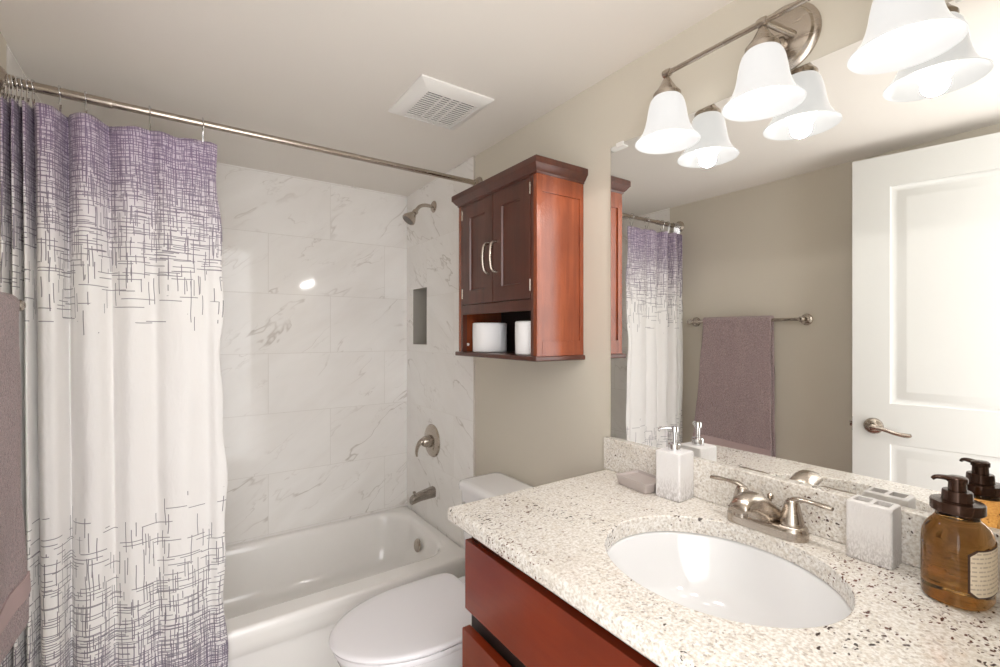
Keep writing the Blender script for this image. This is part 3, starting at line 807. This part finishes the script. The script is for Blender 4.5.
so = obj('basin', bm, SINKM, sk, angle=60); so.modifiers.new('t', 'SOLIDIFY').thickness = -.004
bm = B(); lathe(bm, [(.031, 0), (.031, .002), (.024, .004), (.020, .002), (.018, .005), (.004, .008)], (sx+.02, sy, CZ-CT-.1335), 'z', 28); obj('drain', bm, CHROME, sk)

# ------------------------------------------------------------------ faucet
fy, fxx = .502, 1.455
fau = thing('faucet', (fxx, fy, CZ), 'brushed nickel two-handle faucet behind the sink', 'faucet')
def stad(z, hw, hl, n=12):
    out = []
    for k in range(n+1): t = PI*k/n; out.append((fxx+hw*math.cos(t), fy+hl-hw+hw*math.sin(t), z))
    for k in range(n+1): t = PI+PI*k/n; out.append((fxx+hw*math.cos(t), fy-hl+hw+hw*math.sin(t), z))
    return out
bm = B(); loft(bm, [stad(CZ+.0003, .030, .083), stad(CZ+.016, .030, .083), stad(CZ+.023, .0285, .0815), stad(CZ+.027, .025, .078), stad(CZ+.028, .018, .07)]); obj('base', bm, NICKEL, fau, angle=50)
bm = B()
rings = []
for dx, w, zt_, zb_, e in ((.022, .034, .034, .022, 2.2), (.014, .038, .044, .020, 2.3), (.000, .036, .057, .020, 2.4), (-.018, .031, .072, .021, 2.5), (-.036, .027, .084, .026, 2.6), (-.056, .0245, .092, .034, 2.6), (-.078, .023, .093, .047, 2.5), (-.098, .022, .088, .056, 2.4), (-.112, .020, .080, .057, 2.2), (-.119, .014, .072, .059, 2.0)):
    rings.append([(fxx+dx+.000, fy+w*math.copysign(abs(math.cos(2*PI*k/32))**(2/e), math.cos(2*PI*k/32)), CZ+(zt_+zb_)/2+(zt_-zb_)/2*math.copysign(abs(math.sin(2*PI*k/32))**(2/e), math.sin(2*PI*k/32))) for k in range(32)])
loft(bm, rings)
sp_ = obj('spout', bm, NICKEL, fau, angle=50)
bm = B(); lathe(bm, [(.0115, 0), (.0115, .012), (.009, .012), (.008, .006)], (fxx-.100, fy, CZ+.060), (-.12, 0, -1), 20); obj('aerator', bm, DARKN, sp_)
for s in (1, -1):
    hy = fy + s*.052
    bm = B(); lathe(bm, [(.0235, .022), (.0235, .030), (.022, .036), (.0185, .052), (.0150, .066), (.0125, .075), (.007, .080)], (fxx, hy, CZ), 'z', 28)
    tube(bm, [(fxx, hy-s*.006, CZ+.074), (fxx+.002, hy+s*.012, CZ+.0815), (fxx+.002, hy+s*.040, CZ+.0825), (fxx+.000, hy+s*.062, CZ+.082), (fxx-.001, hy+s*.074, CZ+.081)], [(.009, .006), (.0085, .005), (.0075, .0038), (.010, .0045), (.007, .0038)], 14, up=(0, 0, 1))
    obj('handle', bm, NICKEL, fau, angle=50)
bm = B(); lathe(bm, [(.003, .02), (.003, .06), (.0065, .062), (.0065, .070), (.003, .073)], (fxx+.020, fy, CZ), 'z', 14); obj('lift_rod', bm, NICKEL, fau)

# ------------------------------------------------------------------ counter accessories
# soap dish
sd = Vector((1.455, .834, CZ+.0003))
bm = B()
R_ = lambda z, a, b_, r=.006: rrect(sd.x, sd.y, sd.z+z, a, b_, r, 4)
loft(bm, [R_(0, .036, .050), R_(.003, .038, .052), R_(.026, .043, .058), R_(.028, .0425, .0575), R_(.028, .040, .055), R_(.0215, .038, .052), R_(.021, .030, .044)])
o = obj('soap_dish', bm, DISHM, None, sd, angle=30); o.rotation_euler.z = math.radians(-6)
tag(o, 'low grey ceramic soap dish beside the white soap dispenser', 'soap dish')
# white pump dispenser
dp = Vector((1.466, .737, CZ+.0003))
dsp = thing('soap_dispenser', dp, 'square white ceramic soap dispenser with a chrome pump', 'soap dispenser')
bm = B(); loft(bm, [rrect(dp.x, dp.y, dp.z+z, a, a, .005, 4) for z, a in ((0, .0335), (.002, .035), (.117, .035), (.1195, .034), (.121, .031))]); obj('bottle', bm, CERS, dsp)
bm = B(); lathe(bm, [(.016, .1205), (.016, .138), (.0145, .140), (.008, .141), (.0055, .142), (.0055, .168), (.010, .169), (.010, .181), (.009, .183), (.003, .184)], dp, 'z', 24)
nd = Vector((-.62, .78, 0)).normalized()
tube(bm, [dp+Vector((0, 0, .177)), dp+nd*.02+Vector((0, 0, .1775)), dp+nd*.036+Vector((0, 0, .175)), dp+nd*.040+Vector((0, 0, .169))], [(.0055, .005), (.005, .004), (.0042, .0035), (.0035, .003)], 12, up=(0, 0, 1)); o = obj('pump', bm, CHROME, dsp); o['label'] = 'chrome pump'
dsp.rotation_euler.z = math.radians(4)
# toothbrush holder
th = Vector((1.4765, .318, CZ+.0003))
bm = B()
a, c_ = .0255, .036
t = B()
loft(t, [rrect(th.x, th.y, th.z+z, a+q, c_+q, .005, 4) for z, q in ((0, -.0015), (.002, 0), (.104, 0), (.1075, -.0015), (.109, -.004))], True, False)
merge(bm, t)
zt = th.z+.109
ox, oy = a-.004, c_-.004
# top frame around two square wells
xs = [th.x-ox, th.x-.0145, th.x+.0145, th.x+ox]; ys = [th.y-oy, th.y-.0275, th.y-.0035, th.y+.0035, th.y+.0275, th.y+oy]
for i in range(3):
    for j in range(5):
        q = (xs[i], ys[j], xs[i+1], ys[j+1])
        if i == 1 and j in (1, 3):
            rg = [[(q[0], q[1], z), (q[2], q[1], z), (q[2], q[3], z), (q[0], q[3], z)] for z in (zt, zt-.03)]
            loft(bm, rg, False, True)
        else: bm.faces.new([bm.verts.new(p) for p in ((q[0], q[1], zt), (q[2], q[1], zt), (q[2], q[3], zt), (q[0], q[3], zt))])
o = obj('toothbrush_holder', bm, CERT, None, th, angle=30)
tag(o, 'white crackled ceramic toothbrush holder with two square openings', 'toothbrush holder')

# amber soap bottle
bp = Vector((1.438, .196, CZ+.0003))
bot = thing('soap_bottle', bp, 'oval amber glass soap bottle with dark bronze pump', 'soap bottle')
ang = math.radians(-4)          # direction of the long axis in plan
ea, eb = Vector((math.cos(ang), math.sin(ang), 0)), Vector((-math.sin(ang), math.cos(ang), 0))
LA, LB = .053, .042
def oval(z, fa, fb, n=56, e=2.35):
    out = []
    for i in range(n):
        t = 2*PI*i/n; c, s = math.cos(t), math.sin(t)
        p = bp + ea*(fa*math.copysign(abs(c)**(2/e), c)) + eb*(fb*math.copysign(abs(s)**(2/e), s)); out.append((p.x, p.y, bp.z+z))
    return out
bm = B()
loft(bm, [oval(0, LA-.008, LB-.006), oval(.002, LA-.003, LB-.002), oval(.007, LA, LB), oval(.06, LA, LB), oval(.090, LA, LB), oval(.104, LA-.002, LB-.001), oval(.115, LA-.008, LB-.005), oval(.122, LA-.017, LB-.010), oval(.127, .031, .028, e=2), oval(.131, .028, .0265, e=2), oval(.141, .028, .0265, e=2)])
obj('glass_body', bm, AMBER, bot, angle=60)
bm = B()
lathe(bm, [(.0325, .1385), (.0335, .140), (.0335, .153), (.0325, .1545), (.022, .155), (.0195, .156), (.0185, .170), (.0175, .1715), (.0115, .172), (.011, .184), (.013, .185), (.013, .192), (.0105, .194), (.003, .1945)], bp, 'z', 40)
cap = obj('pump_cap', bm, BRONZE, bot)
nd = Vector((-.45, .9, 0)).normalized()
bm = B(); tube(bm, [bp+nd*.004+Vector((0, 0, .1895)), bp+nd*.016+Vector((0, 0, .1905)), bp+nd*.026+Vector((0, 0, .190)), bp+nd*.031+Vector((0, 0, .186))], [(.009, .0045), (.0075, .004), (.006, .0032), (.004, .0025)], 14, up=(0, 0, 1)); obj('nozzle', bm, BRONZE, cap)
# curved label on the broad face turned towards the room's door
def label_patch(t0, t1, z0, z1, off, cut, nseg=24):
    bm = B(); e = 2.35; rings = []
    for k in range(nseg+1):
        t = t0 + (t1-t0)*k/nseg; c, s = math.cos(t), math.sin(t)
        q = bp + ea*((LA+off)*math.copysign(abs(c)**(2/e), c)) + eb*((LB+off)*math.copysign(abs(s)**(2/e), s))
        d = min(k, nseg-k)/nseg; ct_ = max(0, cut*(1-d/.12))
        rings.append([(q.x, q.y, bp.z+z0+ct_), (q.x, q.y, bp.z+z1-ct_)])
    loft(bm, rings, False, False, False); return bm
tA, tB = -PI*.83, -PI*.17
o = obj('label', label_patch(tA, tB, .022, .096, .0008, .008), LBORD, bot); o['label'] = 'cream paper label with dark border'
lab2 = obj('label_paper', label_patch(tA+.07, tB-.07, .0245, .0935, .0013, .008), LABEL, o)

# ------------------------------------------------------------------ mirror
MY1, MZ0, MZ1 = 1.002, CZ+.0985, 1.945
mir = thing('wall_mirror', (W, .5, MZ0), 'large frameless wall mirror above the vanity backsplash', 'mirror')
bm = B(); box(bm, W-.0055, YF+.004, MZ0, W-.001, MY1, MZ1)
for f in bm.faces:
    f.material_index = 0 if abs(f.normal.x) > .9 else 1
bm.normal_update()
for f in bm.faces: f.material_index = 0 if abs(f.normal.x) > .9 else 1
obj('glass', bm, [MIRR, MEDGE], mir)
for y in (.965, .20):
    bm = B(); box(bm, W-.0085, y-.014, MZ1-.008, W-.001, y+.014, MZ1+.006, .002); o = obj('clip', bm, PLAST, mir); 
# ------------------------------------------------------------------ vanity light
LX, LZ = W-.097, 2.026
LY = (.732, .496, .260)
vl2 = thing('vanity_light', (W, .496, 2.02), 'three-lamp brushed nickel vanity light with white bell glass shades', 'wall light')
bm = B(); lathe(bm, [(.076, .0005), (.076, .006), (.070, .011), (.066, .012), (.062, .018), (.048, .022), (.030, .024), (.012, .025)], (W, .496, 2.02), '-x', 44); obj('backplate', bm, NICKEL, vl2)
bm = B()
for s in (-1, 1): tube(bm, [(W-.020, .496+s*.030, 2.012), (W-.060, .496+s*.014, 2.022), (LX, .496+s*.004, LZ)], .0075, 14, smooth=4)
lathe(bm, [(.016, .02), (.016, .034), (.011, .040), (.004, .043)], (W, .496, 2.005), '-x', 20)
obj('arms', bm, NICKEL, vl2)
bm = B(); lathe(bm, [(.0062, 0), (.0062, LY[0]-LY[2]+.02)], (LX, LY[2]-.01, LZ), 'y', 16)
for y in LY: lathe(bm, [(.004, -.011), (.0095, -.009), (.0105, 0), (.0095, .009), (.004, .011)], (LX, y, LZ), 'y', 18)
obj('bar', bm, NICKEL, vl2)
for y in LY:
    bm = B(); lathe(bm, [(.006, LZ-.004), (.010, LZ-.010), (.014, LZ-.018), (.024, LZ-.034), (.031, LZ-.042), (.034, LZ-.046), (.034, LZ-.058), (.031, LZ-.060), (.004, LZ-.056)], (LX, y, -.007), 'z', 32)
    sk_ = obj('lamp_holder', bm, NICKEL, vl2)
    bm = B()
    po = [(.0300, 1.974), (.0345, 1.970), (.0400, 1.962), (.0440, 1.950), (.0475, 1.932), (.0500, 1.915), (.0540, 1.898), (.0605, 1.881), (.0690, 1.868), (.0765, 1.860), (.0790, 1.8575)]
    pi_ = [(r-.003, z-.0005) for r, z in po[::-1]]
    lathe(bm, po+[(.0785, 1.8562)]+pi_, (LX, y, -.007), 'z', 48, False, False); obj('shade', bm, SHADEM, vl2, angle=60)
    bm = B(); lathe(bm, [(.012, 1.966), (.013, 1.945), (.016, 1.930), (.024, 1.914), (.0305, 1.900), (.0325, 1.887), (.0305, 1.873), (.024, 1.862), (.012, 1.8555), (.002, 1.854)], (LX, y, -.007), 'z', 24); obj('bulb', bm, BULBM, vl2, angle=60)
    ld = bpy.data.lights.new('lamp_light', 'SPOT'); ld.energy = LAMPW; ld.spot_size = math.radians(178); ld.spot_blend = .05; ld.shadow_soft_size = .022; ld.color = (1.0, .965, .925)
    lo = bpy.data.objects.new('lamp_light', ld); COL.objects.link(lo); lo.parent = vl2; lo.location = (LX-W, y-.496, 1.845-2.02)
